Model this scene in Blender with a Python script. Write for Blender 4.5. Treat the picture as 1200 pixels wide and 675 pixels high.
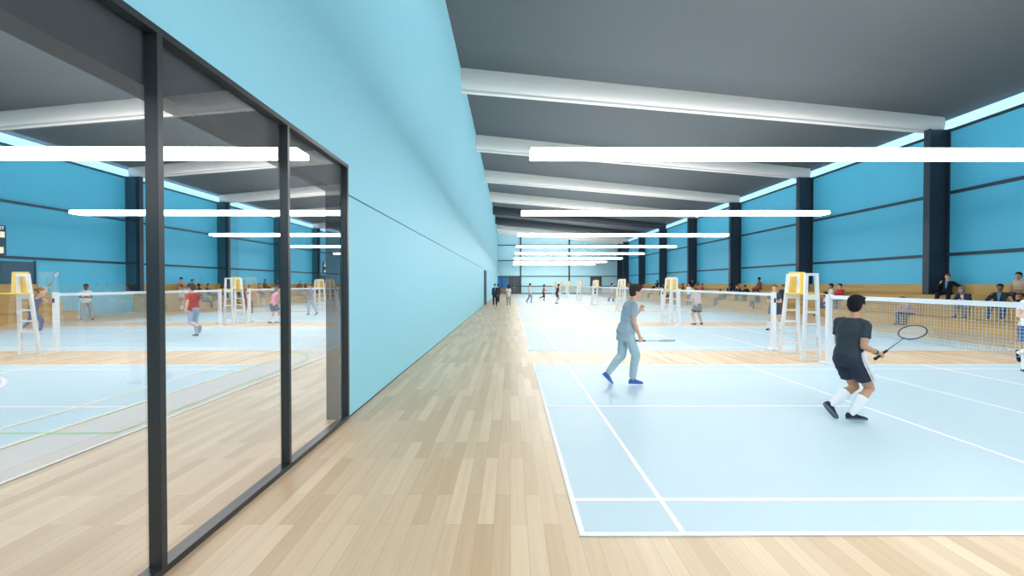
import bpy, bmesh, math, random
from mathutils import Vector, Matrix, noise
PI = math.pi
random.seed(4)
S = bpy.context.scene
COL = S.collection
for o in list(bpy.data.objects): bpy.data.objects.remove(o)

# ------------------------------------------------------------------ camera, world, exposure
CAM_H = 1.82
F_PX = 472.0
cd = bpy.data.cameras.new('camera'); cam = bpy.data.objects.new('camera', cd); COL.objects.link(cam)
cd.sensor_width = 36.0; cd.lens = F_PX / 1200 * 36.0; cd.clip_start = .05; cd.clip_end = 300
cam.location = (0, 0, CAM_H)
cam.rotation_euler = (math.radians(90) - math.atan(5.5 / F_PX), 0, -math.atan(1.8 / F_PX))
S.camera = cam
S.view_settings.view_transform = 'Standard'; S.view_settings.look = 'None'
S.view_settings.exposure = 0.42; S.view_settings.gamma = 1.0
S.view_settings.use_curve_mapping = False
LAMP_BOTTOM = 13.0
LAMP_SIDE = 16.0
LAMP_TOP = 13.0
SKY = (0.34, 0.66, 0.92); SKY_STR = 1.5
w = bpy.data.worlds.new('sky'); S.world = w; w.use_nodes = True
bg = w.node_tree.nodes['Background']; bg.inputs[0].default_value = (*SKY, 1); bg.inputs[1].default_value = SKY_STR

# ------------------------------------------------------------------ materials
def lin(c):
    return tuple(((v/255)/12.92 if v/255 <= .04045 else ((v/255+.055)/1.055)**2.4) for v in c)
MATS = {}
def mat(name, rgb, rough=.6, metal=0, spec=.5, bump=0, bscale=40, vary=0, vscale=3, alpha=None, coat=0):
    if name in MATS: return MATS[name]
    m = bpy.data.materials.new(name); m.use_nodes = True; nt = m.node_tree; b = nt.nodes['Principled BSDF']
    c = lin(rgb)
    b.inputs['Base Color'].default_value = (*c, 1); b.inputs['Roughness'].default_value = rough
    b.inputs['Metallic'].default_value = metal; b.inputs['Specular IOR Level'].default_value = spec
    b.inputs['Coat Weight'].default_value = coat
    tc = nt.nodes.new('ShaderNodeTexCoord')
    if vary:
        n = nt.nodes.new('ShaderNodeTexNoise'); n.inputs['Scale'].default_value = vscale; n.inputs['Detail'].default_value = 4
        nt.links.new(tc.outputs['Object'], n.inputs['Vector'])
        r = nt.nodes.new('ShaderNodeMapRange'); r.inputs[3].default_value = 1-vary; r.inputs[4].default_value = 1+vary
        nt.links.new(n.outputs['Fac'], r.inputs[0])
        mx = nt.nodes.new('ShaderNodeVectorMath'); mx.operation = 'SCALE'; mx.inputs[0].default_value = c
        nt.links.new(r.outputs[0], mx.inputs['Scale']); nt.links.new(mx.outputs[0], b.inputs['Base Color'])
    if bump:
        n = nt.nodes.new('ShaderNodeTexNoise'); n.inputs['Scale'].default_value = bscale; n.inputs['Detail'].default_value = 3
        nt.links.new(tc.outputs['Object'], n.inputs['Vector'])
        bp = nt.nodes.new('ShaderNodeBump'); bp.inputs['Strength'].default_value = bump; bp.inputs['Distance'].default_value = .02
        nt.links.new(n.outputs['Fac'], bp.inputs['Height']); nt.links.new(bp.outputs[0], b.inputs['Normal'])
    MATS[name] = m; return m
def emis(name, rgb, s):
    if name in MATS: return MATS[name]
    m = bpy.data.materials.new(name); m.use_nodes = True; nt = m.node_tree; nt.nodes.clear()
    e = nt.nodes.new('ShaderNodeEmission'); e.inputs[0].default_value = (*rgb, 1); e.inputs[1].default_value = s
    o = nt.nodes.new('ShaderNodeOutputMaterial'); nt.links.new(e.outputs[0], o.inputs[0]); MATS[name] = m; return m
def wood(name, c1, c2, cm, width, length, rough, axis='y', streak=.12, spec=.5):
    m = bpy.data.materials.new(name); m.use_nodes = True; nt = m.node_tree; b = nt.nodes['Principled BSDF']
    L = nt.links; g = nt.nodes.new('ShaderNodeNewGeometry'); sp = nt.nodes.new('ShaderNodeSeparateXYZ'); L.new(g.outputs['Position'], sp.inputs[0])
    cb = nt.nodes.new('ShaderNodeCombineXYZ')
    if axis == 'y': L.new(sp.outputs[1], cb.inputs[0]); L.new(sp.outputs[0], cb.inputs[1])
    else:           # boards run along y, stacked through x + z (risers and treads)
        ad = nt.nodes.new('ShaderNodeMath'); L.new(sp.outputs[0], ad.inputs[0]); L.new(sp.outputs[2], ad.inputs[1])
        L.new(sp.outputs[1], cb.inputs[0]); L.new(ad.outputs[0], cb.inputs[1])
    bt = nt.nodes.new('ShaderNodeTexBrick'); bt.offset = .37; bt.offset_frequency = 2; bt.squash = 1
    bt.inputs['Color1'].default_value = (*lin(c1), 1); bt.inputs['Color2'].default_value = (*lin(c2), 1); bt.inputs['Mortar'].default_value = (*lin(cm), 1)
    bt.inputs['Scale'].default_value = 1; bt.inputs['Mortar Size'].default_value = .0012; bt.inputs['Mortar Smooth'].default_value = .4
    bt.inputs['Brick Width'].default_value = length; bt.inputs['Row Height'].default_value = width
    L.new(cb.outputs[0], bt.inputs['Vector'])
    mp = nt.nodes.new('ShaderNodeMapping'); mp.inputs['Scale'].default_value = (1.2, 22, 1); L.new(cb.outputs[0], mp.inputs['Vector'])
    n = nt.nodes.new('ShaderNodeTexNoise'); n.inputs['Scale'].default_value = 1; n.inputs['Detail'].default_value = 4; L.new(mp.outputs[0], n.inputs['Vector'])
    r = nt.nodes.new('ShaderNodeMapRange'); r.inputs[3].default_value = 1-streak; r.inputs[4].default_value = 1+streak; L.new(n.outputs['Fac'], r.inputs[0])
    mx = nt.nodes.new('ShaderNodeVectorMath'); mx.operation = 'SCALE'; L.new(bt.outputs['Color'], mx.inputs[0]); L.new(r.outputs[0], mx.inputs['Scale'])
    L.new(mx.outputs[0], b.inputs['Base Color']); b.inputs['Roughness'].default_value = rough; b.inputs['Specular IOR Level'].default_value = spec
    MATS[name] = m; return m
def glass_mat(name, ior=1.8, tint=(1, 1, 1)):
    m = bpy.data.materials.new(name); m.use_nodes = True; nt = m.node_tree; nt.nodes.clear()
    o = nt.nodes.new('ShaderNodeOutputMaterial'); mx = nt.nodes.new('ShaderNodeMixShader')
    lw = nt.nodes.new('ShaderNodeLayerWeight'); lw.inputs[0].default_value = .5
    pw = nt.nodes.new('ShaderNodeMath'); pw.operation = 'POWER'; pw.inputs[1].default_value = 4.2; nt.links.new(lw.outputs['Facing'], pw.inputs[0])
    f = nt.nodes.new('ShaderNodeMapRange'); r0 = ((ior-1)/(ior+1))**2; f.inputs[3].default_value = r0; f.inputs[4].default_value = .9; nt.links.new(pw.outputs[0], f.inputs[0])
    t = nt.nodes.new('ShaderNodeBsdfTransparent'); t.inputs[0].default_value = (*tint, 1)
    g = nt.nodes.new('ShaderNodeBsdfGlossy'); g.inputs['Roughness'].default_value = 0
    nt.links.new(f.outputs[0], mx.inputs[0]); nt.links.new(t.outputs[0], mx.inputs[1]); nt.links.new(g.outputs[0], mx.inputs[2]); nt.links.new(mx.outputs[0], o.inputs[0])
    MATS[name] = m; return m

M_floor = wood('maple_floor', (230, 204, 170), (206, 175, 138), (172, 146, 114), .125, 1.15, .38)
M_bench = wood('bench_wood', (204, 166, 100), (190, 148, 82), (150, 118, 70), .16, 2.4, .5, axis='xz', streak=.08)
M_court = mat('court_paint', (190, 212, 221), .42, spec=.5, vary=.02, vscale=.8)
M_line = mat('line_paint', (245, 238, 240), .45)
M_wallL = mat('blue_wall_paint', (160, 224, 243), .6, spec=.35)
M_wallR = mat('blue_cladding', (92, 200, 238), .5, spec=.4)
M_wallF = mat('far_wall_hazed', (184, 228, 240), .5, spec=.4)  # end wall blue lightened: haze and reflection paleness put into the base colour
M_roof = mat('roof_deck', (92, 99, 103), .8, spec=.2)
M_beamw = mat('beam_white', (226, 222, 218), .6)
M_beamd = mat('beam_dark', (52, 60, 68), .6)
M_steel = mat('dark_steel', (46, 58, 72), .45, spec=.4)
M_frame = mat('anthracite_aluminium', (46, 50, 54), .32, spec=.5)
M_panel = mat('anthracite_panel', (52, 56, 62), .5)
M_rail = mat('rail_steel', (40, 62, 80), .5)
M_white = mat('white_enamel', (238, 238, 240), .4)
M_yellow = mat('yellow_plastic', (238, 204, 92), .4)
M_net = mat('net_cord', (196, 190, 178), .8)
M_tape = mat('net_tape', (240, 240, 244), .7)
M_door = mat('door_slate', (72, 76, 84), .5)
M_black = mat('black_rubber', (22, 22, 26), .5)
M_glass = glass_mat('storefront_glass')
M_clear = glass_mat('clerestory_glass', 1.3)
M_lampb = emis('lamp_diffuser', (1.0, .985, .97), LAMP_BOTTOM)
M_lamps = emis('lamp_side', (1.0, .985, .97), LAMP_SIDE)
M_lampt = emis('lamp_top', (1.0, .985, .97), LAMP_TOP)

# ------------------------------------------------------------------ mesh helpers
def box(bm, x0, x1, y0, y1, z0, z1):
    v = [bm.verts.new(p) for p in ((x0,y0,z0),(x1,y0,z0),(x1,y1,z0),(x0,y1,z0),(x0,y0,z1),(x1,y0,z1),(x1,y1,z1),(x0,y1,z1))]
    for f in ((3,2,1,0),(4,5,6,7),(0,1,5,4),(1,2,6,5),(2,3,7,6),(3,0,4,7)): bm.faces.new([v[i] for i in f])
def hexa(bm, a, b):      # a, b: two quads (lists of 4 points) joined into a solid
    v = [bm.verts.new(p) for p in a] + [bm.verts.new(p) for p in b]
    for f in ((3,2,1,0),(4,5,6,7),(0,1,5,4),(1,2,6,5),(2,3,7,6),(3,0,4,7)): bm.faces.new([v[i] for i in f])
def beam_between(bm, p, q, wx, wy):   # square bar from p to q
    p, q = Vector(p), Vector(q); d = (q-p).normalized()
    u = d.cross(Vector((0,1,0)));  u = Vector((1,0,0)) if u.length < .1 else u.normalized()
    v = d.cross(u).normalized()
    r = lambda c: [c-u*wx/2-v*wy/2, c+u*wx/2-v*wy/2, c+u*wx/2+v*wy/2, c-u*wx/2+v*wy/2]
    hexa(bm, r(p), r(q))
def loft(bm, rings):
    R = [[bm.verts.new(p) for p in r] for r in rings]; n = len(R[0])
    for a, b in zip(R, R[1:]):
        for i in range(n): bm.faces.new((a[i], a[(i+1)%n], b[(i+1)%n], b[i]))
    bm.faces.new(list(reversed(R[0]))); bm.faces.new(R[-1])
def ering(c, u, v, n=16):
    return [c + u*math.cos(2*PI*i/n) + v*math.sin(2*PI*i/n) for i in range(n)]
def frame_of(d):
    d = d.normalized(); a = Vector((0,0,1)) if abs(d.z) < .9 else Vector((1,0,0))
    u = d.cross(a).normalized(); return u, d.cross(u).normalized()
def capsule(bm, p, q, r1, r2, n=14):
    p, q = Vector(p), Vector(q); d = (q-p); L = d.length; d = d/L if L > 1e-6 else Vector((0,0,1)); u, v = frame_of(d)
    rs = []
    for k in (85, 60, 35, 0): a = math.radians(k); rs.append(ering(p - d*r1*math.sin(a), u*r1*math.cos(a), v*r1*math.cos(a), n))
    for k in (0, 35, 60, 85): a = math.radians(k); rs.append(ering(q + d*r2*math.sin(a), u*r2*math.cos(a), v*r2*math.cos(a), n))
    loft(bm, rs)
def cone(bm, p, q, r1, r2, n=16):
    p, q = Vector(p), Vector(q); u, v = frame_of(q-p); loft(bm, [ering(p, u*r1, v*r1, n), ering(q, u*r2, v*r2, n)])
def ellip(bm, c, ax, n=16, m=9):      # ax: three radius vectors
    c = Vector(c); a, b, h = ax; rs = []
    for k in range(m+1):
        t = math.radians(-86 + 172*k/m); rs.append(ering(c + h*math.sin(t), a*math.cos(t), b*math.cos(t), n))
    loft(bm, rs)
def mesh_of(bm, name, smooth=False):
    bmesh.ops.recalc_face_normals(bm, faces=bm.faces[:])
    me = bpy.data.meshes.new(name); bm.to_mesh(me); bm.free()
    if smooth:
        for p in me.polygons: p.use_smooth = True
    return me
def put(name, me, m=None, parent=None, loc=None, rot=None):
    o = bpy.data.objects.new(name, me); COL.objects.link(o)
    if m is not None and me is not None:
        if len(me.materials) == 0: me.materials.append(None)
        o.material_slots[0].link = 'OBJECT'; o.material_slots[0].material = m
    if parent: o.parent = parent
    if loc: o.location = loc
    if rot: o.rotation_euler = rot
    return o
def tag(o, label=None, cat=None, group=None, kind=None):
    if label: o['label'] = label
    if cat: o['category'] = cat
    if group: o['group'] = group
    if kind: o['kind'] = kind
    return o
def empty(name, loc=(0,0,0), rz=0):
    o = bpy.data.objects.new(name, None); COL.objects.link(o); o.location = loc; o.rotation_euler = (0,0,rz); o.empty_display_size = .2; return o
def struct(name, bm, m, label=None, parent=None, smooth=False):
    o = put(name, mesh_of(bm, name, smooth), m, parent)
    if not parent: o['kind'] = 'structure'
    if label: o['label'] = label
    return o
def boxes(*bs):
    bm = bmesh.new()
    for b in bs: box(bm, *b)
    return bm
def copy_tree(root, loc=None):
    r = root.copy(); COL.objects.link(r)
    if loc is not None: r.location = loc
    for ch in root.children:
        c = ch.copy(); COL.objects.link(c); c.parent = r
        for g in ch.children:
            d = g.copy(); COL.objects.link(d); d.parent = c
    return r
ORD = ['nearest', 'second', 'third', 'fourth', 'fifth', 'sixth', 'seventh', 'eighth', 'ninth', 'tenth', 'eleventh']
def nth(i): return 'nearest' if i == 0 else ORD[i]

# ------------------------------------------------------------------ room shell
WX, WB = -2.19, -2.45            # the two faces of the dividing wall
RX, MIR = 19.3, -5.1             # outer wall of the hall; the other hall is its mirror, x -> MIR - x
mx_ = lambda x: MIR - x
Y0, Y1 = -12.0, 69.5
ROOF_L, ROOF_R = 11.36, 9.2
roofz = lambda x: ROOF_L + (x-WX)/(RX-WX)*(ROOF_R-ROOF_L)
LXO = mx_(RX)
struct('floor', boxes((LXO-.5, RX+.5, Y0-.3, Y1+.3, -.2, 0)), M_floor, 'pale maple plank floor of the sports halls')
WALL_TOP = 8.47
struct('wall_right', boxes((RX, RX+.3, Y0, Y1, 0, WALL_TOP)), M_wallR)
struct('wall_left', boxes((LXO-.3, LXO, Y0, Y1, 0, WALL_TOP)), M_wallR)
struct('wall_middle', boxes((WB, WX, Y0, -1.3, 0, 11.4), (WB, WX, 5.40, Y1, 0, 11.4), (WB, WX, -1.3, 5.40, 3.40, 11.4)), M_wallL, 'tall pale blue dividing wall with the glazed opening')
struct('wall_back', boxes((LXO-.3, RX+.3, Y0-.3, Y0, 0, 11.6)), M_wallR)
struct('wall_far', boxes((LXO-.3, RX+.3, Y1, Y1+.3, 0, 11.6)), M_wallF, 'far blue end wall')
for nm, xa, xb in (('ceiling', WB, RX+.4), ('ceiling_beyond_glass', mx_(RX)-.4, WX)):
    bm = bmesh.new()
    if nm == 'ceiling': za, zb = roofz(WX)+.012*0, roofz(xb)
    else: za, zb = roofz(mx_(xa)), roofz(WX)
    hexa(bm, [(xa,Y0,za),(xb,Y0,zb),(xb,Y1+.3,zb),(xa,Y1+.3,za)], [(xa,Y0,za+.25),(xb,Y0,zb+.25),(xb,Y1+.3,zb+.25),(xa,Y1+.3,za+.25)])
    struct('ceiling', bm, M_roof)
# opening lining: header panel and jamb behind the glass
struct('trim_opening_header', boxes((WB-.004, WX-.075, -1.3, 5.40, 3.04, 3.405), (WB-.004, WX-.075, 5.36, 5.404, 0, 3.05), (WB-.004, WX-.075, -1.304, -1.26, 0, 3.05)), M_panel)
struct('trim_wall_joint', boxes((WX-.01, WX+.004, 5.43, Y1, 3.0, 3.022)), mat('joint_blue', (58, 112, 158), .6), 'thin dark horizontal joint along the blue wall')
struct('baseboard_middle', boxes((WX-.01, WX+.006, 5.42, Y1, 0, .018)), M_steel)

# clerestory window band at the top of both side walls
for side in (0, 1):
    f = (lambda x: x) if side == 0 else mx_
    wn = tag(empty('window_%d' % (side+2), (f(RX), 0, WALL_TOP)), 'clerestory glazing band above the blue cladding', kind='structure')
    for (ya, yb) in ((Y0, Y1),):
        a, b = sorted((f(RX+.10), f(RX+.115)))
        o = put('window_pane', mesh_of(boxes((a, b, ya, yb, WALL_TOP-.02, ROOF_R+.12)), 'pane'), M_clear, wn); o.matrix_parent_inverse = Matrix.Translation(-Vector(wn.location))
    a, b = sorted((f(RX-.06), f(RX+.3)))
    o = put('window_frame', mesh_of(boxes((a, b, Y0, Y1, WALL_TOP-.02, WALL_TOP+.1)), 'sill'), M_steel, wn); o.matrix_parent_inverse = Matrix.Translation(-Vector(wn.location))
    k = 0
    for z in (5.72, 3.02):
        a, b = sorted((f(RX-.09), f(RX)))
        struct('trim_%d' % (side*2+k+1), boxes((a, b, Y0, Y1, z, z+.13)), M_rail, 'dark horizontal rail on the blue cladding'); k += 1

# columns and roof beams, every 8 m
COLY = [1.65 + 8*k - 8 for k in range(0, 10)] + [69.1]
def column_mesh():
    bm = bmesh.new()
    box(bm, -.9, -.86, 0, .28, 1.33, 8.6); box(bm, -.04, 0, 0, .28, 1.33, 8.6); box(bm, -.86, -.04, .12, .16, 1.33, 8.6)
    box(bm, -.9, 0, 0, .28, 1.33, 1.36)
    return mesh_of(bm, 'steel_column')
cm = column_mesh()
for side in (0, 1):
    for i, y in enumerate(COLY):
        o = put('steel_column', cm, M_steel, loc=((RX if side == 0 else LXO), y, 0))
        if side: o.scale.x = -1
        o['kind'] = 'structure'; o['group'] = 'steel columns of the %s hall' % ('main' if side == 0 else 'other')
BEAMY = [2.1 - 8 + 8*k for k in range(0, 10)] + [69.0]
def roof_beam(side, y, m):
    f = (lambda x: x) if side == 0 else mx_
    xs = [WX + .01, 5, 12, RX - .03]
    rings = []
    for x in xs:
        t = (x-WX)/(RX-WX); h = 1.03 + t*(.68-1.03); zt = roofz(x) + .02; r = []
        prof = [(-.20, 0), (.20, 0), (.235, -.18), (.25, -.42), (.235, -.66), (.19, -.84), (.12, -.90), (.12, -1.0), (-.12, -1.0), (-.12, -.90), (-.19, -.84), (-.235, -.66), (-.25, -.42), (-.235, -.18)]
        for (a, b) in prof: r.append((f(x), y+a, zt + b*h))
        rings.append([Vector(p) for p in r])
    bm = bmesh.new(); loft(bm, rings)
    o = struct('roof_beam', bm, m, smooth=True); o['group'] = 'tapered roof beams'
    me = o.data
    for p in me.polygons:
        p.use_smooth = len(p.vertices) == 4
    me.set_sharp_from_angle(angle=math.radians(50))
    return o
for side in (0, 1):
    for y in BEAMY:
        dark = side == 0 and 49 < y < 59
        roof_beam(side, y, M_beamd if dark else M_beamw)

# far wall details
struct('trim_far_rails', boxes(*[(WX, RX, Y1-.1, Y1, z, z+.15) for z in (8.3, 5.65, 2.95)], (9.3, RX, Y1-.1, Y1, 1.25, 1.38), (-.2, 9.3, Y1-.1, Y1, 1.25, 1.38), (-.2, RX, Y1-.1, Y1, 0, .16)), M_rail)
struct('trim_far_posts', boxes((1.62, 1.86, Y1-.22, Y1, 0, 9.9), (10.0, 10.24, Y1-.22, Y1, 0, 9.6)), M_steel)
struct('trim_far_rails_beyond', boxes(*[(LXO, WB, Y1-.1, Y1, z, z+.15) for z in (8.3, 5.65, 2.95)]), M_rail)
def door(n, x0, x1, y, z1, label, leaf=None):
    r = tag(empty('door_%d' % n, ((x0+x1)/2, y, 0)), label, kind='structure')
    def ch(nm, bm, m):
        o = put(nm, mesh_of(bm, nm), m, r); o.matrix_parent_inverse = Matrix.Translation(-Vector(r.location)); return o
    ch('door_frame', boxes((x0-.08, x0, y-.12, y, 0, z1+.08), (x1, x1+.08, y-.12, y, 0, z1+.08), (x0, x1, y-.12, y, z1, z1+.08)), M_steel)
    xm = (x0+x1)/2
    for a, b in ((x0, xm-.01), (xm+.01, x1)):
        ch('door_leaf', boxes((a, b, y-.07, y-.01, .01, z1)), leaf or M_door)
    for a in (xm-.12, xm+.09): ch('door_handle', boxes((a, a+.03, y-.13, y-.07, .95, 1.25)), M_white)
door(1, -.25, 1.55, Y1, 2.85, 'grey double door in the far wall beside the dividing wall')
door(2, 13.85, 15.65, Y1, 2.85, 'dark double door in the far wall towards the bleachers')
wn = tag(empty('window_4', (-1.3, Y1, 0)), 'deep blue glazed panel in the far corner', kind='structure')
def wch(nm, bm, m):
    o = put(nm, mesh_of(bm, nm), m, wn); o.matrix_parent_inverse = Matrix.Translation(-Vector(wn.location))
wch('window_frame', boxes((-2.18, -.4, Y1-.1, Y1, 2.8, 2.9), (-1.55, -1.4, Y1-.1, Y1, 1, 2.8), (-.45, -.4, Y1-.1, Y1, 0, 2.8)), M_steel)
wch('window_pane', boxes((-2.18, -.4, Y1-.05, Y1-.02, .95, 2.8)), mat('deep_blue_glazing', (40, 120, 185), .25))
wch('window_board', boxes((-2.18, -.4, Y1-.09, Y1-.01, 0, .95)), mat('brown_panel', (140, 118, 104), .6))
# door in the dividing wall, seen at a grazing angle
r = tag(empty('door_3', (WX, 34.3, 0)), 'narrow dark door in the long blue wall', kind='structure')
for nm, bs, m in (('door_frame', ((WX, WX+.09, 33.4, 33.5, 0, 2.9), (WX, WX+.09, 35.2, 35.3, 0, 2.9), (WX, WX+.09, 33.5, 35.2, 2.8, 2.9)), M_steel),
                  ('door_leaf', ((WX, WX+.05, 33.5, 35.2, .01, 2.8),), M_rail), ('door_handle', ((WX+.05, WX+.1, 33.62, 33.65, .95, 1.2),), M_steel)):
    o = put(nm, mesh_of(boxes(*bs), nm), m, r); o.matrix_parent_inverse = Matrix.Translation(-Vector(r.location))
# dark exits in the outer wall of the other hall, each under a scoreboard
for n, yc, hw in ((4, 19.36, 1.34), (5, 53.2, 1.34)):
    r = tag(empty('door_%d' % n, (LXO, yc, 0)), 'wide dark exit in the other hall under a scoreboard', kind='structure')
    for nm, bs, m in (('door_leaf', ((LXO, LXO+.05, yc-hw, yc-.01, 0, 2.9), (LXO, LXO+.05, yc+.01, yc+hw, 0, 2.9)), mat('exit_slate', (48, 68, 92), .5)),
                      ('door_frame', ((LXO, LXO+.09, yc-hw-.06, yc-hw, 0, 2.96), (LXO, LXO+.09, yc+hw, yc+hw+.06, 0, 2.96)), M_steel)):
        o = put(nm, mesh_of(boxes(*bs), nm), m, r); o.matrix_parent_inverse = Matrix.Translation(-Vector(r.location))

# storefront glazing
FX0, FX1 = -2.245, -2.164
wn = tag(empty('window_1', (WX, 2, 0)), 'full-height anthracite framed glazing between the halls', kind='structure')
def wadd(nm, bm, m):
    o = put(nm, mesh_of(bm, nm), m, wn); o.matrix_parent_inverse = Matrix.Translation(-Vector(wn.location)); return o
wadd('window_rail', boxes((FX0, FX1, -1.3, 5.41, 3.355, 3.40)), M_frame)
wadd('window_sill', boxes((FX0-.02, FX1, -1.3, 5.41, 0, .045)), M_frame)
MUL = [-1.3+.02, -.39, 1.06, 2.493+.018, 3.955, 5.388]
for y in MUL: wadd('window_mullion', boxes((FX0, FX1, y-.02, y+.02, .045, 3.355)), M_frame)
for a, b in zip(MUL, MUL[1:]): wadd('window_pane', boxes((-2.212, -2.211, a+.018, b-.018, .042, 3.358)), M_glass)

# ------------------------------------------------------------------ lamps
def lamp_proto():
    r = empty('pendant_lamp')
    bm = bmesh.new()      # tray body: sloping translucent sides, open underneath
    hexa(bm, [(-6.62,-.29,.012),(6.62,-.29,.012),(6.62,.29,.012),(-6.62,.29,.012)], [(-6.62,-.27,.13),(6.62,-.27,.13),(6.62,.27,.13),(-6.62,.27,.13)])
    put('lamp_housing', mesh_of(bm, 'housing'), M_lamps, r)
    put('lamp_cover', mesh_of(boxes((-6.6, 6.6, -.26, .26, .13, .142)), 'cover'), M_lampt, r)
    put('lamp_diffuser', mesh_of(boxes((-6.61, 6.61, -.285, .285, 0, .011)), 'diffuser'), M_lampb, r)
    return r
LAMPY = [-6.45 + 8*k for k in range(10)]
lp = lamp_proto(); first = True
for side in (0, 1):
    for k, y in enumerate(LAMPY):
        x = 7.09 if side == 0 else mx_(7.09)
        o = lp if first else copy_tree(lp); first = False
        o.location = (x, y, 4.80)
        hall = 'main hall' if side == 0 else 'hall beyond the glass'
        n = k - 2
        lab = ('long white linear lamp, %s, %s one ahead' % (hall, nth(n))) if n >= 0 else \
              ('long white linear lamp over the %s, %s' % (hall, 'directly overhead' if k == 1 else 'behind the camera'))
        tag(o, lab, 'lamp', 'linear lamps over the courts')

# ------------------------------------------------------------------ courts
CX0, CX1, CD0, CD1 = .496, .496+13.36, 2.868, 8.967
def court_meshes():
    W, D = CX1-CX0, CD1-CD0; t = .045
    base = mesh_of(boxes((-W/2, W/2, 0, D, 0, .006)), 'court')
    bs = []
    H = lambda y, a=-W/2, b=W/2: bs.append((a, b, y, y+t, .0055, .0085))
    V = lambda x, a=0, b=D: bs.append((x-t/2, x+t/2, a, b, .0055, .009))
    H(0); H(D-t); H(.46); H(D-.46-t)
    V(-W/2+t/2); V(W/2-t/2); V(-W/2+.76); V(W/2-.76); V(-1.98); V(1.98); V(0)
    H(D/2-t/2, -W/2, -1.98); H(D/2-t/2, 1.98, W/2)
    return base, mesh_of(boxes(*bs), 'court_lines')
cb_, cl_ = court_meshes()
for side in (0, 1):
    for k in range(-1, 8):
        x = (CX0+CX1)/2; x = x if side == 0 else mx_(x)
        r = put('badminton_court', cb_, M_court, loc=(x, CD0+8*k, 0))
        put('court_lines', cl_, M_line, r)
        hall = 'main hall' if side == 0 else 'hall beyond the glass'
        lab = 'pale blue badminton court, %s, %s' % (hall, ('%s one ahead of the camera' % nth(k)) if k >= 0 else 'beside the camera')
        tag(r, lab, 'court', 'badminton courts')
# extra coloured game lines on the other hall's floor
def flat_line(pts, wd, z0=.0062, h=.0035):
    bm = bmesh.new(); pts = [Vector((*p, 0)) for p in pts]
    for a, b in zip(pts, pts[1:]):
        d = (b-a).normalized(); n = Vector((-d.y, d.x, 0))*wd/2; e = d*wd*.2
        q = [a-e-n, b+e-n, b+e+n, a-e+n]
        hexa(bm, [p+Vector((0,0,z0)) for p in q], [p+Vector((0,0,z0+h)) for p in q])
    return bm
arc = lambda cx, cy, r, a0, a1, n=40: [(cx+r*math.cos(math.radians(a0+(a1-a0)*i/n)), cy+r*math.sin(math.radians(a0+(a1-a0)*i/n))) for i in range(n+1)]
struct('trim_apron', boxes((-5.56, -4.62, Y0, 15.5, 0, .005)), mat('apron_tint', (214, 205, 198), .45))
struct('trim_line_white', flat_line([(-4.62, Y0), (-4.62, 15.5), (-20, 15.5)], .05), M_line)
struct('trim_line_green', flat_line([(-16, 4.88), (-4.78, 4.88), (-4.78, 9.2)]+arc(-6.3, 9.2, 1.5, 0, 75, 14), .04, z0=.007), mat('green_line', (176, 216, 150), .5))
struct('trim_line_cream', flat_line([(-6.32, -6), (-6.32, 12.8), (-9, 15.5)], .05, z0=.009, h=.002), mat('cream_line', (232, 226, 190), .5))
struct('trim_line_yellow', flat_line([(-5.60, Y0), (-5.60, 15.4)], .05, z0=.0072, h=.003), mat('yellow_line', (240, 236, 180), .5))
struct('trim_line_arc', flat_line(arc(-11.2, 5.1, 3.0, -30, 120, 40), .06, z0=.0095, h=.002), M_line)

# ------------------------------------------------------------------ nets
def net_meshes():
    D = CD1-CD0; z0, z1 = .79, 1.50; bm = bmesh.new(); t = .0028
    n = int(D/.05)
    for i in range(n+1):
        y = .05 + (D-.1)*i/n; box(bm, -t, t, y-t, y+t, z0, z1)
    m = int((z1-z0)/.05)
    for j in range(m+1):
        z = z0 + (z1-z0)*j/m; box(bm, -t, t, .05, D-.05, z-t, z+t)
    mesh = mesh_of(bm, 'netting')
    tape = mesh_of(boxes((-.012, .012, .04, D-.04, 1.475, 1.555)), 'tape')
    side = mesh_of(boxes((-.008, .008, .04, .07, z0, 1.48)), 'side_tape')
    bm = bmesh.new(); box(bm, -.05, .05, -.05, .05, .06, 1.56); box(bm, -.13, .13, -.13, .13, 0, .06); box(bm, -.055, .055, -.055, .055, 1.55, 1.575)
    bmesh.ops.bevel(bm, geom=bm.edges[:], offset=.008, segments=1, affect='EDGES')
    post = mesh_of(bm, 'post')
    cap = mesh_of(boxes((-.02, .02, -.07, -.05, 1.3, 1.42)), 'winch')
    return mesh, tape, side, post, cap
nm_, tp_, sd_, po_, wi_ = net_meshes()
for side in (0, 1):
    for k in range(0, 8):
        x = 7.12; x = x if side == 0 else mx_(x); y = CD0+8*k; D = CD1-CD0
        hall = 'main hall' if side == 0 else 'hall beyond the glass'
        r = tag(empty('badminton_net', (x, y, 0)), 'badminton net with white tape, %s, %s court ahead' % (hall, nth(k)), 'net', 'badminton nets')
        put('netting', nm_, M_net, r); put('top_tape', tp_, M_tape, r)
        put('side_tape', sd_, M_tape, r); put('side_tape', sd_, M_tape, r, loc=(0, D-.11, 0))
        for e, yy in (('near', y-.0), ('far', y+D+.0)):
            o = tag(empty('net_post', (x, yy, 0), PI if e == 'far' else 0), 'white net post at %s end, %s net, %s' % (e, nth(k), hall), 'post', 'white net posts')
            put('pole', po_, M_white, o); put('winch', wi_, M_steel, o)

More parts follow.
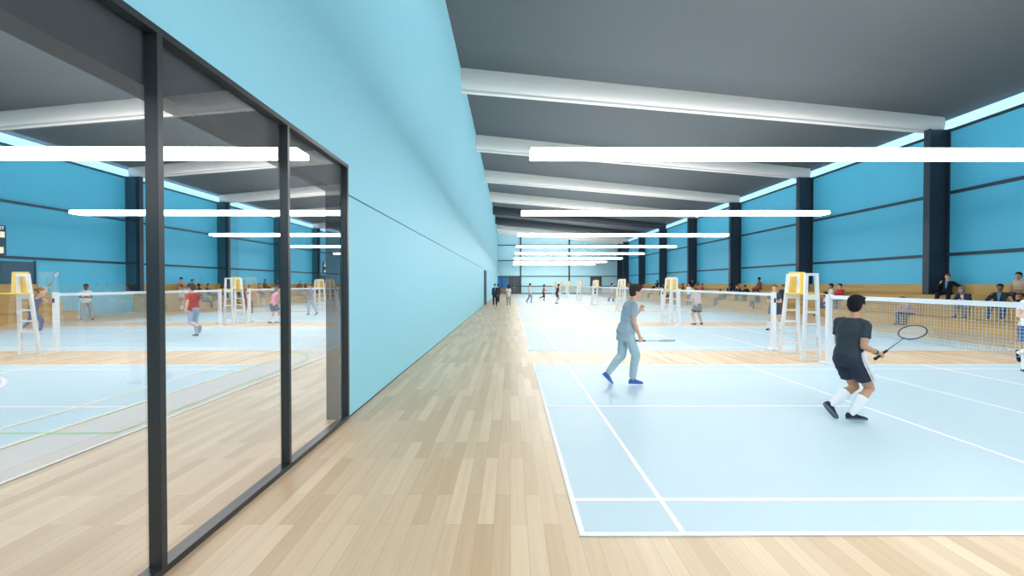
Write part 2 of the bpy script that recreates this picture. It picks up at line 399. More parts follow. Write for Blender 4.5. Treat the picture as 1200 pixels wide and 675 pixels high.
# ------------------------------------------------------------------ umpire chairs
def chair_proto():
    r = empty('umpire_chair')
    for y, yt, b0, b1, t0, t1 in ((0.0, .18, -.27, .10, -.09, .15), (.95, .84, -.20, .28, -.06, .18)):
        for xa, xb in ((b0, t0), (b1, t1)):
            bm = bmesh.new(); beam_between(bm, (xa, y, 0), (xb, yt, 2.03), .07, .055)
            put('leg', mesh_of(bm, 'leg'), M_white, r)
        put('armrest', mesh_of(boxes((t0-.035, t1+.035, yt-.03, yt+.03, 2.0, 2.06)), 'armrest'), M_white, r)
        for z in (.03, .30, .58, .86, 1.14):
            t = z/2.03; x0 = b0+(t0-b0)*t; x1 = b1+(t1-b1)*t; yy = y+(yt-y)*t
            put('rung', mesh_of(boxes((x0, x1, yy-.025, yy+.025, z-.022, z+.022)), 'rung'), M_white, r)
        t = 1.49/2.03; yy = y+(yt-y)*t; x0 = b0+(t0-b0)*t; x1 = b1+(t1-b1)*t
        put('seat_rail', mesh_of(boxes((x0-.03, x1+.03, yy-.035, yy+.035, 1.43, 1.55)), 'seat_rail'), M_white, r)
    bm = boxes((-.13, .33, .13, .90, 1.55, 1.585)); bmesh.ops.bevel(bm, geom=bm.edges[:], offset=.01, segments=2, affect='EDGES')
    put('seat', mesh_of(bm, 'seat'), M_yellow, r)
    bm = bmesh.new(); hexa(bm, [(.01,.885,1.585),(.43,.885,1.585),(.43,.925,1.585),(.01,.925,1.585)], [(.01,.905,2.11),(.43,.905,2.11),(.43,.945,2.11),(.01,.945,2.11)])
    bmesh.ops.bevel(bm, geom=bm.edges[:], offset=.01, segments=2, affect='EDGES')
    put('backrest', mesh_of(bm, 'backrest'), M_yellow, r)
    return r
up = chair_proto(); first = True
for side in (0, 1):
    for k in range(0, 8):
        o = up if first else copy_tree(up); first = False
        x = 7.10 if side == 0 else mx_(7.10)
        o.location = (x, 9.34+8*k, 0)
        if side: o.scale.x = -1
        tag(o, 'white umpire chair with yellow seat, %s, %s from camera' % ('main hall' if side == 0 else 'hall beyond the glass', nth(k)), 'chair', 'umpire chairs')

# ------------------------------------------------------------------ bleachers
BT = [(17.0, 17.75, .45), (17.75, 18.38, .90), (18.38, 19.02, 1.33), (19.02, 19.29, 1.78)]
def bleacher(side, ya, yb, label):
    f = (lambda x: x) if side == 0 else mx_
    r = tag(empty('bleacher', (f(18.2), (ya+yb)/2, 0)), label, 'bleacher')
    for i, (a, b, z) in enumerate(BT):
        xa, xb = sorted((f(a+.04), f(b))); 
        if i == 3:
            cuts = [ya] + [c for c in COLY if ya < c < yb] + [yb]
            for j, (p, q) in enumerate(zip(cuts, cuts[1:])):
                if j: p += .29
                if q != yb: q -= .01
                o = put('back_ledge', mesh_of(boxes((xa, xb, p, q, 1.335, z)), 'back_ledge'), M_bench, r); o.matrix_parent_inverse = Matrix.Translation(-Vector(r.location))
            xa, xb, z = *sorted((f(a), f(b))), 1.33
            nmn = 'step'; ca, cb = xa, xb
        else: nmn = 'step'
        ca, cb = sorted((f(a), f(b)))
        bm = boxes((xa, xb, ya+.01, yb-.01, 0, z-.055), (ca, cb, ya, yb, z-.055, z-.001))
        o = put(nmn, mesh_of(bm, nmn), M_bench, r); o.matrix_parent_inverse = Matrix.Translation(-Vector(r.location))
bleacher(0, 3.0, 69.0, 'long tiered wooden bleacher along the blue wall of the main hall')
bleacher(1, 26.1, 69.0, 'long tiered wooden bleacher against the far side of the hall beyond the glass')
bleacher(1, 6.0, 20.7, 'shorter wooden bleacher under the scoreboard beyond the glass')

# ------------------------------------------------------------------ scoreboards
def text_mesh(s_, size):
    cu = bpy.data.curves.new('lettering', 'FONT'); cu.body = s_; cu.size = size; cu.extrude = .004; cu.align_x = 'CENTER'; cu.align_y = 'CENTER'
    o = bpy.data.objects.new('lettering_source', cu); COL.objects.link(o); dg = bpy.context.evaluated_depsgraph_get(); dg.update()
    me = bpy.data.meshes.new_from_object(o.evaluated_get(dg)); bpy.data.objects.remove(o); me.materials.clear(); return me
M_sbw = emis('score_white', (1, 1, 1), 1.1); M_sbg = emis('score_green', (.25, .8, .25), .9); M_sbo = emis('score_cream', (1, .85, .6), .9)
M_sb = mat('scoreboard_navy', (20, 50, 84), .5)
TM = [text_mesh('HOME', .16), text_mesh('GUEST', .19), text_mesh('00', .22)]
for yc, lab in ((18.77, 'navy scoreboard with lit digits on the wall beyond the glass, nearer one'), (53.2, 'navy scoreboard far down the hall beyond the glass')):
    r = tag(empty('scoreboard', (LXO+.012, yc, 3.17)), lab, 'scoreboard', 'scoreboards')
    bm = boxes((.0, .12, -.75, .75, 0, 1.42)); bmesh.ops.bevel(bm, geom=bm.edges[:], offset=.02, segments=1, affect='EDGES')
    put('casing', mesh_of(bm, 'casing'), M_sb, r)
    R_ = (PI/2, 0, PI/2)
    put('lettering', TM[0], M_sbw, r, (.125, -.42, 1.28), R_); put('lettering', TM[1], M_sbw, r, (.125, .37, 1.28), R_)
    for y in (-.42, .42):
        e = put('display', mesh_of(boxes((.12, .13, y-.25, y+.25, .84, 1.12)), 'display'), M_sbo, r)
        put('digits', TM[2], M_sbg, e, (.135, y, .98), R_)
    put('display', mesh_of(boxes((.12, .13, .22, .62, .08, .38)), 'display'), M_sbo, r)
    put('display', mesh_of(boxes((.12, .13, -.62, -.22, .08, .38)), 'display'), M_sbo, r)

# ------------------------------------------------------------------ people
TS = bpy.data.scenes.new('workbench'); TVL = TS.view_layers[0]
def blob(bm, name, voxel, wrinkle=0.0, smooth=3, cut=None):
    bmesh.ops.recalc_face_normals(bm, faces=bm.faces[:])
    me = bpy.data.meshes.new(name+'_raw'); bm.to_mesh(me); bm.free()
    o = bpy.data.objects.new(name+'_tmp', me); TS.collection.objects.link(o)
    rm = o.modifiers.new('r', 'REMESH'); rm.mode = 'VOXEL'; rm.voxel_size = voxel; rm.use_smooth_shade = True
    sm = o.modifiers.new('s', 'SMOOTH'); sm.iterations = smooth; sm.factor = .5
    TVL.update(); dg = TVL.depsgraph
    res = bpy.data.meshes.new_from_object(o.evaluated_get(dg)); res.name = name
    bpy.data.objects.remove(o); bpy.data.meshes.remove(me)
    if wrinkle:
        for v in res.vertices:
            p = v.co; d = noise.noise(Vector((p.x*9, p.y*9, p.z*22)))*wrinkle + noise.noise(p*30)*wrinkle*.3
            v.co = p + v.normal*d
    for p in res.polygons: p.use_smooth = True
    res.materials.clear()
    return res
V = lambda t: Vector(t)
def skeleton(pose, H=1.76):
    s = H/1.76; J = {}
    up = V(pose.get('spine', (0, .03, 1))).normalized(); fwd = V((0, 1, 0)); rt = V((1, 0, 0))
    tw = pose.get('twist', 0); rt2 = V((math.cos(tw), math.sin(tw), 0))
    rt2 = (rt2 - up*rt2.dot(up)).normalized(); fw2 = up.cross(rt2)
    Pv = V((0, 0, .95*s)); J['P'] = Pv; J['up'] = up; J['rt'] = rt2; J['fw'] = fw2
    ub = V(pose.get('upper', tuple(up))).normalized(); rt3 = (rt2-ub*rt2.dot(ub)).normalized(); fw3 = ub.cross(rt3); J['ub'] = ub; J['rt3'] = rt3; J['fw3'] = fw3
    J['W'] = Pv + up*.16*s; J['N'] = J['W'] + ub*.345*s
    hd = V(pose.get('neck', tuple(ub))).normalized()
    J['H'] = J['N'] + hd*.185*s + fw3*.015*s
    yaw, pit = pose.get('head', (0, 0))
    R = Matrix.Rotation(yaw, 3, 'Z') @ Matrix.Rotation(pit, 3, 'X')
    base = Matrix((V((rt3.x, rt3.y, 0)).normalized(), V((-rt3.y, rt3.x, 0)).normalized(), V((0, 0, 1)))).transposed()
    M = base @ R; J['hr'], J['hf'], J['hu'] = M @ V((1,0,0)), M @ V((0,1,0)), M @ V((0,0,1))
    low = 1e9
    for sd, sg in (('r', 1), ('l', -1)):
        t, sh, ft = pose[sd+'leg']
        hip = Pv + rt*sg*.092*s + V((0,0,-.05*s)); t = V(t).normalized(); sh = V(sh).normalized(); ft = V(ft).normalized()
        kn = hip + t*.415*s; an = kn + sh*.415*s
        fr = sh.cross(ft); fr = rt if fr.length < .1 else fr.normalized()
        if fr.dot(rt) < 0: fr = -fr
        fu = fr.cross(ft).normalized()
        J[sd+'hip'], J[sd+'kn'], J[sd+'an'], J[sd+'ft'], J[sd+'fu'], J[sd+'fr'] = hip, kn, an, ft, fu, fr
        for q in (an - ft*.05*s - fu*.075*s, an + ft*.17*s - fu*.075*s): low = min(low, q.z)
        a, f, h, n, c = pose[sd+'arm']
        shd = J['N'] - ub*.066*s + rt3*sg*.155*s; a = V(a).normalized(); f = V(f).normalized()
        el = shd + a*.29*s; wr = el + f*.255*s
        J[sd+'sh'], J[sd+'el'], J[sd+'wr'], J[sd+'hd'], J[sd+'hn'], J[sd+'hc'] = shd, el, wr, V(h).normalized(), V(n).normalized(), c
    for k, v in J.items():
        if isinstance(v, Vector) and k in ('P','W','N','H','rhip','lhip','rkn','lkn','ran','lan','rsh','lsh','rel','lel','rwr','lwr'):
            J[k] = v - V((0, 0, low))
    J['s'] = s; return J
def hand(bm, W, d, n, curl, sg, s):
    n = (n - d*n.dot(d)).normalized(); t = d.cross(n).normalized()
    if pose_side[0] is not None and t.dot(pose_side[0]) < 0: t = -t
    k = .95*s
    loft(bm, [ering(W - d*.015*s, t*.024*k, n*.019*k, 12), ering(W + d*.03*k, t*.034*k, n*.017*k, 12), ering(W + d*.085*k, t*.041*k, n*.014*k, 12), ering(W+d*.1*k, t*.036*k, n*.010*k, 12)])
    lens = (.074, .083, .077, .06); tips = []
    for i in range(4):
        p = W + d*.09*k + t*(.031 - .0205*i)*k; ang = 0; dd = d
        for j, fr in enumerate((.44, .31, .25)):
            ang += curl*(1.0 if j else .9); dd = d*math.cos(ang) + n*math.sin(ang)
            q = p + dd*lens[i]*fr*k*1.1; r = (.0098 - .0012*j)*k
            capsule(bm, p, q, r, r-.0008, 8); p = q
    p = W + d*.028*k + t*.032*k; dd = (d*.55 + t*.7 + n*.35).normalized(); q = p + dd*.042*k; capsule(bm, p, q, .0135*k, .0115*k, 8)
    d2 = (d*.7 - t*(.1+.4*min(1, curl)) + n*(.4+.5*min(1, curl))).normalized(); capsule(bm, q, q + d2*.032*k, .0115*k, .009*k, 8)
pose_side = [None]
def torso_secs(J, e=0.0, lo=-.11, hi=.52, belly=1.0, fem=0, hemflare=0):
    s = J['s']; P, W, N = J['P'], J['W'], J['N']; T = []
    prof = [(-.11, .115, .085), (-.04, .162, .112), (.04, .152, .110), (.13, .134, .098), (.22, .140, .100), (.32, .152, .108), (.40, .158, .100), (.445, .140, .082), (.485, .095, .066), (.52, .058, .054)]
    if fem: prof = [(h, rx*(.93 if h > .1 else 1.02), ry*(1.0 if h < .25 or h > .42 else 1.1)) for h, rx, ry in prof]
    def at(h):
        if h <= .16: return P + J['up']*h*s, J['rt'], J['fw']
        c = W + J['ub']*(h-.16)*s
        return c, J['rt3'], J['fw3']
    def rad(h):
        for (a, ra, rb), (b, rc, rd) in zip(prof, prof[1:]):
            if a <= h <= b: t = (h-a)/(b-a); return ra+(rc-ra)*t, rb+(rd-rb)*t
        return prof[0][1:] if h < prof[0][0] else prof[-1][1:]
    hs = [lo] + [p[0] for p in prof if lo < p[0] < hi] + [hi]
    for h in hs:
        c, r, f = at(h); rx, ry = rad(h)
        if h < .05 and hemflare: rx, ry = max(rx, .150)+hemflare, max(ry, .108)+hemflare
        T.append(ering(c, r*(rx+e)*s, f*(ry*belly+e)*s, 20))
    return T
def back_of(J, a):
    d = (J[a+'an']-J[a+'kn']).normalized(); b = -J[a+'ft']; b = b - d*b.dot(d)
    return b.normalized() if b.length > .05 else V((0,-1,0))
def build_person(key, pose, H=1.76, voxel=.012, top='tee', bottom='shorts', hair='short', socks=True, fem=False, hero=False):
    """returns a list of (part name, mesh, material role)"""
    J = skeleton(pose, H); s = J['s']; parts = []
    bm = bmesh.new(); loft(bm, torso_secs(J, 0, fem=fem))
    capsule(bm, J['N'] - J['ub']*.05*s, J['H'] - J['hu']*.05*s, .058*s, .052*s)
    for a in ('r', 'l'):
        sg = 1 if a == 'r' else -1
        capsule(bm, J[a+'sh'], J[a+'el'], (.052 if not fem else .044)*s, .039*s)
        m1 = J[a+'el'].lerp(J[a+'wr'], .3); capsule(bm, J[a+'el'], m1, .039*s, .041*s); capsule(bm, m1, J[a+'wr'], .041*s, .026*s)
        capsule(bm, J['N'] - J['ub']*.03*s + J['rt3']*sg*.05*s, J[a+'sh'], .05*s, .055*s)
        pose_side[0] = J[a+'tside'] if a+'tside' in J else (V(pose[a+'thumb']) if a+'thumb' in pose else None)
        hand(bm, J[a+'wr'], J[a+'hd'], J[a+'hn'], J[a+'hc'], sg, s)
        capsule(bm, J[a+'hip'], J[a+'kn'], .085*s, .056*s)
        m1 = J[a+'kn'].lerp(J[a+'an'], .32); back = -J[a+'ft']; back = (back - (J[a+'an']-J[a+'kn']).normalized()*back.dot((J[a+'an']-J[a+'kn']).normalized()))
        back = back.normalized() if back.length > .05 else V((0,-1,0))
        capsule(bm, J[a+'kn'], m1, .052*s, .052*s); capsule(bm, m1 + back*.016*s, J[a+'an'], .055*s, .036*s); capsule(bm, m1, J[a+'an'], .045*s, .036*s)
        an, ft, fu, fr = J[a+'an'], J[a+'ft'], J[a+'fu'], J[a+'fr']
        capsule(bm, an - ft*.02*s - fu*.03*s, an + ft*.12*s - fu*.048*s, .034*s, .024*s)
        if pose.get('butt'): pass
    ellip(bm, J['P'] - J['fw']*.03*s - J['up']*.03*s, (J['rt']*.155*s, J['fw']*.11*s, J['up']*.11*s))
    h, r, f, u = J['H'], J['hr']*1.08, J['hf']*1.08, J['hu']*1.08
    ellip(bm, h + u*.02*s - f*.008*s, (r*.075*s, f*.096*s, u*.096*s), 20, 12)
    ellip(bm, h - u*.035*s + f*.022*s, (r*.060*s, f*.066*s, u*.078*s), 18, 10)
    ellip(bm, h - u*.085*s + f*.062*s, (r*.026*s, f*.022*s, u*.02*s), 12, 6)
    capsule(bm, h + f*.083*s + u*.008*s, h + f*.106*s - u*.026*s, .009*s, .013*s, 10)
    ellip(bm, h + f*.082*s + u*.022*s, (r*.045*s, f*.012*s, u*.009*s), 12, 6)
    for q in (.052, .062): ellip(bm, h + f*.083*s - u*q*s, (r*.022*s, f*.009*s, u*.005*s), 10, 6)
    for sg in (1, -1): ellip(bm, h + r*.074*s*sg - f*.008*s - u*.008*s, (f*.017*s, u*.03*s, r*.010*s*sg), 12, 6)
    parts.append(('body', blob(bm, 'body', voxel if not hero else .0065, smooth=2 if not hero else 3), 'skin'))
    # hair
    if hair != 'none':
        bm = bmesh.new()
        if hair in ('cap', 'hat', 'hood'):
            ellip(bm, h + u*.048*s - f*.008*s, (r*.086*s, f*.107*s, u*.085*s), 20, 10)
            if hair == 'cap': ellip(bm, h + u*.062*s + f*.115*s, (r*.065*s, f*.065*s, u*.010*s), 16, 6)
            if hair == 'hat':
                ellip(bm, h + u*.055*s, (r*.15*s, f*.15*s, u*.012*s), 20, 6); cone(bm, h+u*.05*s, h+u*.16*s, .088*s, .078*s)
            if hair == 'hood': ellip(bm, h - u*.02*s - f*.025*s, (r*.088*s, f*.095*s, u*.12*s), 18, 10)
        else:
            ellip(bm, h + u*.038*s - f*.020*s, (r*.084*s, f*.102*s, u*.094*s), 20, 12)
            ellip(bm, h + u*.0*s - f*.045*s, (r*.078*s, f*.068*s, u*.095*s), 18, 10)
            ellip(bm, h + u*.083*s + f*.048*s, (r*.06*s, f*.045*s, u*.026*s), 16, 8)
            if hair == 'bun': ellip(bm, h + u*.06*s - f*.13*s, (r*.042*s, f*.042*s, u*.042*s), 14, 8)
            if hair == 'tail':
                ellip(bm, h + u*.04*s - f*.12*s, (r*.03*s, f*.03*s, u*.03*s), 14, 8); capsule(bm, h + u*.03*s - f*.135*s, h - u*.12*s - f*.15*s, .028*s, .014*s)
            if hair == 'long': capsule(bm, h - f*.05*s, h - u*.16*s - f*.07*s, .078*s, .062*s)
        parts.append(('hat' if hair in ('cap', 'hat') else 'hair', blob(bm, 'hair', max(voxel*.75, .006), wrinkle=.004 if hero else 0, smooth=2), 'hair'))
    # top
    e = .016
    if top != 'none':
        bm = bmesh.new()
        lo = -.10 if top != 'crop' else .13
        if top == 'long_hem': lo = -.20
        if hero and top == 'tee': lo = -.01
        secs = torso_secs(J, e, lo=lo, hi=.505, fem=fem, hemflare=.020 if top == 'long_hem' else (.006 if lo < 0 else 0))
        loft(bm, secs)
        for a in ('r', 'l'):
            sg = 1 if a == 'r' else -1
            if top != 'tank':
                capsule(bm, J['N'] - J['ub']*.035*s + J['rt3']*sg*.06*s, J[a+'sh'], .052*s, .060*s)
            else:
                capsule(bm, J['N'] - J['ub']*.035*s + J['rt3']*sg*.07*s, J['N'] - J['ub']*.05*s + J['rt3']*sg*.12*s, .05*s, .055*s)
            if top in ('tee', 'long_hem'):
                q = J[a+'sh'].lerp(J[a+'el'], .62); cone(bm, J[a+'sh'], q, .060*s, .064*s)
            if top in ('jacket', 'sweater'):
                k = .007 if top == 'jacket' else 0
                capsule(bm, J[a+'sh'], J[a+'el'], (.068+k)*s, (.055+k)*s); cone(bm, J[a+'el'], J[a+'wr'].lerp(J[a+'el'], .04), (.055+k)*s, (.040+k)*s)
        if top == 'long_hem': ellip(bm, J['P'] - J['fw']*.03*s - J['up']*.04*s, (J['rt']*.176*s, J['fw']*.134*s, J['up']*.13*s))
        if hero and top == 'tee': ellip(bm, J['P'] + J['up']*.06*s, (J['rt']*.168*s, J['fw']*.132*s, J['up']*.045*s))
        parts.append(({'jacket': 'jacket', 'sweater': 'sweater', 'tank': 'tank_top'}.get(top, 'shirt'), blob(bm, 'top', max(voxel*.9, .008), wrinkle=.006 if hero else .003, smooth=3), 'top'))
        if top == 'jacket':
            bm = bmesh.new()
            c = J['W'] + J['ub']*.17*s
            f3, r3, u3 = J['fw3'], J['rt3'], J['ub']
            loft(bm, [[c + f3*.118*s - r3*.015*s - u3*.15*s, c + f3*.118*s + r3*.015*s - u3*.15*s, c + f3*.152*s + r3*.015*s - u3*.15*s, c + f3*.152*s - r3*.015*s - u3*.15*s],
                      [c + f3*.11*s - r3*.045*s + u3*.1*s, c + f3*.11*s + r3*.045*s + u3*.1*s, c + f3*.140*s + r3*.045*s + u3*.1*s, c + f3*.140*s - r3*.045*s + u3*.1*s],
                      [c + f3*.05*s - r3*.045*s + u3*.165*s, c + f3*.05*s + r3*.045*s + u3*.165*s, c + f3*.085*s + r3*.045*s + u3*.165*s, c + f3*.085*s - r3*.045*s + u3*.165*s]])
            parts.append(('shirt_front', mesh_of(bm, 'shirt_front'), 'inner'))
    # bottom
    bm = bmesh.new(); loft(bm, torso_secs(J, .011, lo=-.10, hi=.085))
    ellip(bm, J['P'] - J['fw']*.03*s - J['up']*.035*s, (J['rt']*.160*s, J['fw']*.118*s, J['up']*.12*s))
    for a in ('r', 'l'):
        hp, kn, an = J[a+'hip'], J[a+'kn'], J[a+'an']
        if bottom == 'shorts':
            q = hp.lerp(kn, .66); capsule(bm, hp, hp.lerp(kn, .2), .102*s, .104*s); cone(bm, hp, q, .102*s, .108*s)
        elif bottom == 'tight':
            capsule(bm, hp, kn, .092*s, .062*s); m1 = kn.lerp(an, .35); capsule(bm, kn, m1, .060*s, .060*s); cone(bm, m1, kn.lerp(an, .9), .060*s, .042*s)
        else:
            capsule(bm, hp, kn, .100*s, .078*s); m1 = kn.lerp(an, .35) + back_of(J, a)*.012*s; capsule(bm, kn, m1, .078*s, .072*s); cone(bm, m1, kn.lerp(an, .95), .072*s, .060*s)
    parts.append(({'shorts': 'shorts', 'tight': 'leggings'}.get(bottom, 'trousers'), blob(bm, 'bottom', max(voxel*.9, .008), wrinkle=.006 if hero else .003, smooth=3), 'bottom'))
    for a in ('r', 'l'):
        an, ft, fu, fr = J[a+'an'], J[a+'ft'], J[a+'fu'], J[a+'fr']
        if socks and bottom == 'shorts':
            bm = bmesh.new(); m1 = J[a+'kn'].lerp(an, .34); cone(bm, m1, an, .064*s, .046*s); cone(bm, m1 + back_of(J, a)*.016*s, an, .066*s, .044*s)
            capsule(bm, an, an - fu*.02*s, .042*s, .042*s)
            parts.append(('sock', blob(bm, 'sock', max(voxel*.8, .007)), 'sock'))
        bm = bmesh.new()
        def fs(y, zlo, zhi, wd):     # a cross-section of the shoe, y along the foot
            c = an + ft*y*s - fu*(.075 - (zlo+zhi)/2)*s; return ering(c, fr*wd*s, fu*(zhi-zlo)/2*s, 14)
        loft(bm, [fs(-.062, .012, .055, .022), fs(-.045, .012, .088, .036), fs(.0, .012, .092, .040), fs(.05, .012, .080, .042), fs(.10, .012, .058, .046), fs(.15, .012, .046, .042), fs(.185, .012, .034, .026)])
        sh = blob(bm, 'shoe', max(voxel*.6, .006), smooth=1); 
        parts.append(('shoe', sh, 'shoe'))
        bm = bmesh.new(); n = 18; ro = []
        for i in range(n):
            t = 2*PI*i/n; y = .062 + .132*math.cos(t); wd = (.041 + .008*math.cos(t))*math.sin(t); ro.append((y, wd))
        a1 = [an + ft*y*s + fr*x*s - fu*.075*s for y, x in ro]; a2 = [p + fu*.022*s for p in a1]
        loft(bm, [a1, a2]); parts.append(('@sole', mesh_of(bm, 'sole'), 'sole'))
        if hero:
            for q in (.045, .075, .105):
                bm = bmesh.new(); c = an + ft*q*s - fu*(.075 - (.098 - q*.37))*s
                capsule(bm, c - fr*.024*s, c + fr*.024*s, .004, .004, 8); parts.append(('@lace', mesh_of(bm, 'lace', True), 'lace'))
    if hero:
        for sg in (1, -1):
            bm = bmesh.new(); ellip(bm, h + r*.031*s*sg + f*.082*s + u*.006*s, (r*.011*s, f*.009*s, u*.007*s), 12, 8); parts.append(('eye', mesh_of(bm, 'eye', True), 'eye'))
    return parts, J
M_skins = {'fair': (224, 176, 152), 'tan': (196, 146, 118), 'brown': (140, 96, 74), 'dark': (84, 56, 46)}
def cmat(rgb, rough=.85): return mat('cloth_%d_%d_%d' % rgb, rgb, rough, spec=.2, bump=.15, bscale=120)
def spawn(parts, loc, heading, label, cols, group=None, scale=1.0, name='person'):
    r = tag(empty(name, loc, heading), label, 'person', group); r.scale = (scale,)*3
    last = None
    for nm, me, role in parts:
        if role == 'skin': m = mat('skin_'+cols.get('skin', 'fair'), M_skins[cols.get('skin', 'fair')], .55, spec=.4)
        elif role == 'eye': m = M_black
        else:
            c = cols.get(role, {'hair': (42, 34, 32), 'top': (120, 120, 130), 'bottom': (60, 70, 90), 'sock': (236, 236, 240), 'shoe': (40, 42, 50), 'sole': (220, 220, 225), 'lace': (235, 235, 238), 'inner': (90, 150, 200)}[role])
            m = cmat(c)
        sub = nm.startswith('@'); o = put(nm.lstrip('@'), me, m, last if sub else r)
        if not sub: last = o
    return r
# pose vocabulary: vectors are (right, forward, up) in the person's own frame
STAND = dict(rleg=((.05,.02,-1),(0,-.04,-1),(.2,1,-.0)), lleg=((-.05,0,-1),(0,-.02,-1),(-.2,1,0)),
             rarm=((.15,-.05,-1),(.08,.2,-1),(0,.15,-1),(-1,0,0),.35), larm=((-.15,-.05,-1),(-.08,.2,-1),(0,.15,-1),(1,0,0),.35))
def P_(**k): d = dict(STAND); d.update(k); return d
HERO1 = P_(spine=(0,.13,1), upper=(0,.22,1), neck=(0,.42,1), head=(-.12,-.12),
           rleg=((.02,.36,-1),(0,-.16,-1),(.04,1,-.02)), lleg=((0,-.10,-1),(0,-.72,-.9),(0,.72,-.69)),
           rarm=((.13,-.06,-1),(.02,.42,-1),(.0,.25,-1),(-1,0,-.1),1.15), larm=((-.10,.15,-1),(.22,.75,.72),(.25,.45,.9),(.8,-.4,0),.7), rthumb=(0,1,.1))
HERO2 = P_(spine=(.02,.05,1), upper=(.02,.12,1), neck=(.10,.22,1), head=(-.10,-.05), twist=.12,
           rleg=((.10,.52,-1),(-.16,-.72,-.95),(.45,1,-.02)), lleg=((.16,.42,-1),(-.22,-1.02,-.72),(.35,.66,-.95)),
           rarm=((.10,-.28,-1),(.0,.95,-.36),(.05,.9,-.15),(-.45,.05,-.8),1.15), larm=((-.1,.1,-1),(.35,.9,.05),(.45,.85,.05),(.4,-.3,.8),1.0), rthumb=(.45,.6,.55))
READY = P_(spine=(0,.25,1), rleg=((.2,.45,-1),(.05,-.45,-1),(.3,1,0)), lleg=((-.25,.3,-1),(-.05,-.5,-1),(-.3,1,0)),
           rarm=((.25,.25,-1),(.1,.95,.25),(0,1,.2),(-1,0,0),1.1), larm=((-.35,.2,-1),(-.1,.9,.1),(0,1,0),(1,0,0),.5), rthumb=(0,.2,1))
SMASH = P_(spine=(.05,-.05,1), rleg=((.1,.15,-1),(0,-.25,-1),(.1,1,0)), lleg=((-.25,.35,-1),(-.1,-.3,-1),(-.2,1,0)),
           rarm=((.55,.1,.75),(.1,-.1,1),(0,.1,1),(0,1,0),1.1), larm=((-.5,.8,.3),(-.1,.9,.45),(0,1,.3),(0,0,-1),.4), rthumb=(-1,0,.3))
WALK = P_(rleg=((.03,.38,-1),(0,-.12,-1),(.05,1,.1)), lleg=((-.03,-.20,-1),(0,-.62,-1),(0,.85,-.5)),
          rarm=((.12,-.25,-1),(.05,.15,-1),(0,.2,-1),(-1,0,0),.5), larm=((-.12,.25,-1),(-.02,.6,-1),(0,.5,-1),(1,0,0),.5))
LUNGE = P_(spine=(0,.28,1), rleg=((.25,.72,-1),(.05,-.10,-1),(.2,1,0)), lleg=((-.35,-.35,-1),(-.25,-.75,-.85),(0,.9,-.4)),
           rarm=((.5,.5,.3),(.1,.45,1),(0,.4,1),(-1,0,0),1.1), larm=((-.4,.6,-.5),(.5,.7,.3),(.5,.6,.2),(0,0,-1),.6), rthumb=(0,-.3,1))
RUN = P_(spine=(0,.10,1), rleg=((.05,.22,-1),(0,-.15,-1),(.05,1,0)), lleg=((-.02,.05,-1),(-.05,-1,-.35),(0,.25,-1)),
         rarm=((.5,.3,-.8),(.3,.85,-.1),(.2,1,0),(-1,0,0),1.1), larm=((-.4,-.45,-1),(-.2,.1,-1),(0,.3,-1),(1,0,0),.6), rthumb=(0,.3,1))
CROSSARM = P_(rarm=((.2,.15,-1),(-.85,.6,.12),(-1,.2,.1),(0,-1,0),.5), larm=((-.2,.15,-1),(.85,.6,.05),(1,.2,0),(0,-1,0),.5), rleg=((.12,.02,-1),(.1,-.02,-1),(.3,1,0)), lleg=((-.16,0,-1),(-.12,0,-1),(-.3,1,0)))
def SIT(**k):
    d = dict(spine=(0,-.06,1), upper=(0,.08,1), rleg=((.12,1,.0),(0,.02,-1),(.1,1,0)), lleg=((-.12,1,.0),(0,.0,-1),(-.1,1,0)),
             rarm=((.1,.35,-1),(-.1,.95,-.25),(0,.9,-.4),(0,0,-1),.4), larm=((-.1,.35,-1),(.1,.95,-.25),(0,.9,-.4),(0,0,-1),.4)); d.update(k); return d
SIT_LEAN = SIT(spine=(0,.5,1), upper=(0,.75,1), neck=(0,.5,1), rarm=((.1,.7,-.8),(-.5,.75,-.25),(-.5,.6,-.2),(0,0,-1),.6), larm=((-.1,.7,-.8),(.5,.75,-.25),(.5,.6,-.2),(0,0,-1),.6))
SIT_BACK = SIT(spine=(0,-.28,1), upper=(0,-.12,1), neck=(0,.1,1), rleg=((.15,1,.05),(.05,.25,-1),(.1,1,.1)), lleg=((-.2,1,.02),(0,.35,-1),(-.1,1,.1)),
               rarm=((.45,.35,-.75),(-.55,.35,.95),(-.4,.2,1),(-.5,-.5,0),.9), larm=((-.65,-.35,-.6),(-.5,.6,-.25),(-.4,.8,-.1),(0,0,-1),.4))
SIT_CROSS = SIT(spine=(0,-.12,1), rleg=((.0,1,.12),(-.45,.45,-.8),(-.2,1,.2)), lleg=((-.1,1,-.02),(0,-.05,-1),(-.05,1,0)), rarm=((.1,.3,-1),(-.55,.8,-.1),(-.6,.6,-.1),(0,0,-1),.5), larm=((-.1,.3,-1),(.5,.8,0),(.5,.6,0),(0,0,-1),.5))

